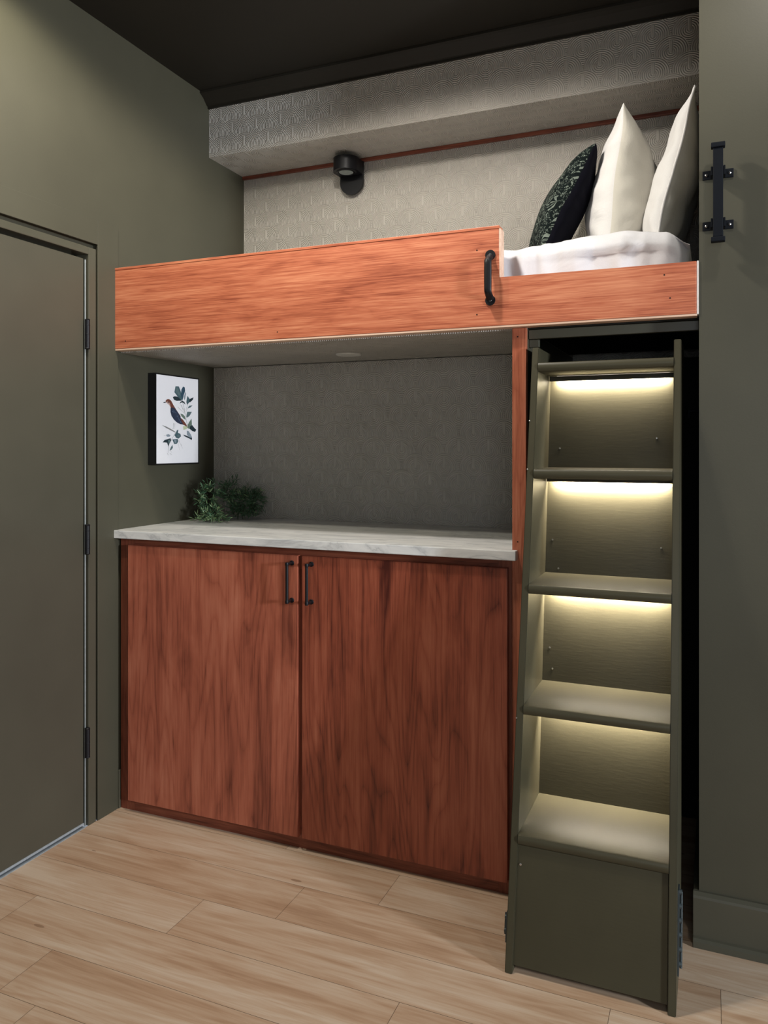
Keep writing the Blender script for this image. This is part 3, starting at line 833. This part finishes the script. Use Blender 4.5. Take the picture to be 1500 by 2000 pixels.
xp = PX - 0.0025
def puv(px, py):
    l = 232 - (py - 105) / 1765 * 42; r = 1085 - (py - 190) / 1638 * 45
    t = 105 + (px - 232) * 0.0996; bt = 1870 - (px - 190) * 0.049
    return (px - l) / (r - l), (bt - py) / (bt - t)
lvl = [0]
def poly(pts, c):
    lvl[0] += 1; xx = xp + 0.00008 + lvl[0] * 0.000015
    vs = []
    for (px, py) in pts:
        u, v = puv(px, py); vs.append(bm.verts.new((xx, iy0 + u * (iy1 - iy0), iz0 + v * (iz1 - iz0))))
    f = bm.faces.new(vs); f.material_index = names.index(c)
def line(a, b_, wd, c):
    ax, ay = a; bx_, by = b_; L = math.hypot(bx_ - ax, by - ay) or 1
    nx, ny = -(by - ay) / L * wd / 2, (bx_ - ax) / L * wd / 2
    poly([(ax + nx, ay + ny), (bx_ + nx * .5, by + ny * .5), (bx_ - nx * .5, by - ny * .5), (ax - nx, ay - ny)], c)
for a_, b_, w_ in (((735, 610), (770, 760), 8), ((770, 760), (800, 960), 9), ((800, 960), (840, 1120), 9), ((845, 690), (810, 800), 6), ((720, 700), (765, 860), 5),
                   ((640, 740), (780, 870), 5), ((700, 690), (760, 800), 4), ((855, 755), (805, 830), 5), ((590, 1240), (520, 1350), 6), ((520, 1350), (440, 1500), 6), ((640, 1390), (700, 1520), 4), ((620, 1420), (660, 1600), 3), ((690, 1470), (720, 1560), 3),
                   ((440, 1520), (425, 1660), 5), ((545, 1060), (540, 1160), 5), ((575, 1065), (570, 1150), 5), ((520, 1165), (570, 1170), 5), ((460, 1660), (500, 1690), 5), ((410, 1660), (430, 1700), 5), ((470, 1600), (500, 1650), 3), ((350, 1310), (400, 1310), 4)):
    line(a_, b_, w_, 'stemc')
poly([(740, 1120), (800, 1105), (840, 1140), (800, 1175), (745, 1190)], 'yel')
poly([(320, 1105), (400, 1130), (480, 1170), (580, 1230), (570, 1245), (470, 1195), (400, 1160)], 'stemc')
poly([(740, 1285), (790, 1298), (922, 1350), (915, 1388), (850, 1352), (760, 1315)], 'dark')
poly([(815, 1205), (850, 1210), (900, 1280), (925, 1350), (860, 1332), (815, 1285)], 'greyl')
poly([(605, 332), (670, 332), (700, 400), (722, 480), (742, 600), (690, 590), (640, 530), (580, 450), (595, 380)], 'teal')
poly([(610, 360), (645, 350), (675, 420), (700, 520), (650, 490), (600, 430)], 'mid')
poly([(760, 332), (795, 352), (800, 420), (770, 500), (742, 600), (712, 520), (722, 400)], 'blue')
poly([(545, 550), (580, 530), (640, 535), (690, 580), (735, 612), (620, 620), (570, 600)], 'dark')
poly([(810, 430), (815, 480), (795, 580), (775, 600), (770, 530)], 'greyl')
poly([(848, 515), (890, 575), (880, 640), (835, 695), (820, 640), (830, 580)], 'teal')
poly([(975, 540), (960, 590), (900, 640), (880, 640), (890, 580), (930, 560)], 'dark')
poly([(850, 745), (880, 710), (950, 700), (905, 742), (855, 762)], 'mid')
poly([(835, 830), (930, 830), (880, 910), (820, 950), (810, 930), (820, 880)], 'mid')
poly([(690, 870), (740, 880), (780, 920), (795, 990), (760, 970), (710, 920)], 'green')
poly([(680, 675), (700, 635), (740, 612), (780, 640), (800, 690), (750, 650), (715, 650)], 'dark')
poly([(920, 965), (925, 1070), (915, 1130), (870, 1170), (830, 1150), (835, 1090), (870, 1030)], 'green')
poly([(880, 1120), (930, 1090), (970, 1140), (1015, 1180), (990, 1225), (930, 1210), (880, 1170)], 'dark')
poly([(610, 1200), (640, 1190), (630, 1250), (680, 1270), (690, 1320), (640, 1365), (590, 1350), (560, 1300), (590, 1250)], 'teal')
poly([(610, 1290), (660, 1290), (670, 1330), (620, 1340)], 'mid')
poly([(395, 1295), (440, 1280), (482, 1302), (460, 1332), (410, 1332)], 'greyl')
poly([(325, 1447), (360, 1400), (420, 1380), (480, 1360), (490, 1400), (450, 1470), (435, 1530), (410, 1450), (360, 1445)], 'dark')
poly([(430, 1400), (475, 1385), (470, 1430), (440, 1480)], 'mid')
poly([(515, 1385), (620, 1370), (632, 1420), (600, 1470), (550, 1475)], 'teal')
poly([(545, 1395), (595, 1390), (590, 1445), (565, 1450)], 'greyl')
poly([(455, 1605), (480, 1540), (515, 1490), (520, 1550), (490, 1590)], 'mid')
poly([(690, 950), (740, 990), (800, 1070), (830, 1130), (770, 1100), (730, 1085), (700, 1060), (680, 1000)], 'brown')
poly([(400, 625), (430, 592), (470, 588), (510, 620), (550, 700), (610, 800), (700, 930), (640, 900), (560, 800), (500, 770), (490, 700), (470, 665), (440, 650), (403, 652)], 'brown')
poly([(495, 765), (540, 750), (590, 780), (640, 850), (690, 930), (700, 1000), (745, 1085), (690, 1080), (620, 1050), (555, 990), (510, 920), (492, 840)], 'navyb')
poly([(400, 650), (440, 632), (475, 660), (492, 700), (490, 745), (472, 705), (430, 672)], 'cheek')
poly([(355, 658), (395, 643), (402, 666), (360, 668)], 'beak')
poly([(437, 652), (445, 640), (456, 644), (458, 660), (446, 668)], 'dark')
rs = random.Random(4)
for i in range(26):
    t = rs.random(); cx_ = 520 + t * 170 + rs.uniform(-15, 25); cy_ = 800 + t * 230 + rs.uniform(-30, 30)
    poly([(cx_, cy_), (cx_ + 9, cy_ + 5), (cx_ + 5, cy_ + 12), (cx_ - 3, cy_ + 7)], 'speck')
obj('print', bm, pm, pic, recalc=True)

# ================================================================== PLANT
plant = thing('artificial_plant', (0.19, 2.77, 1.0255), 'dark green trailing plant in the left corner of the counter', 'plant')
fm = B(); sm = B()
rp = random.Random(12)
def leaf(bm, p, d, L, wd, mi):
    d = d.normalized(); side = d.cross(Vector((rp.uniform(-1, 1), rp.uniform(-1, 1), rp.uniform(-.3, 1)))).normalized()
    up = side.cross(d)
    prev = None
    for k in range(5):
        t = k / 4; q = p + d * L * t + up * (-0.22 * L * t * t)
        ww = wd * math.sin(math.pi * min(0.97, 0.12 + 0.85 * t)) / 2
        a_ = bm.verts.new(q + side * ww + up * 0.0006); b_ = bm.verts.new(q - up * 0.0006); c_ = bm.verts.new(q - side * ww + up * 0.0006)
        if prev:
            for x_, y_ in ((0, 1), (1, 2)):
                f = bm.faces.new((prev[x_], prev[y_], (a_, b_, c_)[y_], (a_, b_, c_)[x_])); f.material_index = mi; f.smooth = True
        prev = (a_, b_, c_)
clusters = [((0.110, 2.745, 1.125), (0.050, 0.045, 0.075), 44), ((0.170, 2.690, 1.052), (0.080, 0.030, 0.024), 34), ((0.215, 2.860, 1.100), (0.080, 0.045, 0.058), 70), ((0.165, 2.82, 1.135), (0.06, 0.05, 0.055), 30)]
for (c, r, n) in clusters:
    c = Vector(c)
    for i in range(n):
        dv = Vector((rp.gauss(0, 1), rp.gauss(0, 1), rp.gauss(0, 1))).normalized()
        base = c + Vector((dv.x * r[0], dv.y * r[1], dv.z * r[2])) * rp.uniform(0.2, 0.8)
        d = (dv + Vector((0, -0.2, rp.uniform(-0.3, 0.5)))).normalized()
        L = rp.uniform(0.025, 0.045); pts = []
        for k in range(5):
            q = base + d * L * k / 4 + Vector((0, 0, -0.18 * L * (k / 4) ** 2))
            q.x = max(q.x, 0.012); q.z = max(q.z, 1.030); q.y = min(q.y, 2.92); pts.append(q)
        tube(sm, pts, 0.0009, 5)
        for k in range(8):
            t = k / 7; q = pts[min(4, int(t * 4))]
            a_ = k * 2.4
            o1 = d.orthogonal().normalized(); o2 = d.cross(o1)
            ld = (o1 * math.cos(a_) + o2 * math.sin(a_)) + d * 0.9
            if q.z < 1.045 and ld.z < 0: ld.z *= -0.6
            if q.x < 0.03 and ld.x < 0: ld.x *= -1
            leaf(fm, q, ld, rp.uniform(0.016, 0.027), rp.uniform(0.0038, 0.0056), 1 if (rp.random() < (0.5 if base.y < 2.74 else 0.10)) else 0)  # front sprigs get more of the lit leaf colour
for v in fm.verts:
    v.co.z = max(v.co.z, 1.0265); v.co.x = max(v.co.x, 0.006); v.co.y = min(v.co.y, 2.928)
o = obj('leaves', fm, [M['leaf'], M['leaf_lit']], plant, recalc=False); o['kind'] = 'stuff'
o = obj('stems', sm, M['stem'], plant, recalc=False); o['kind'] = 'stuff'
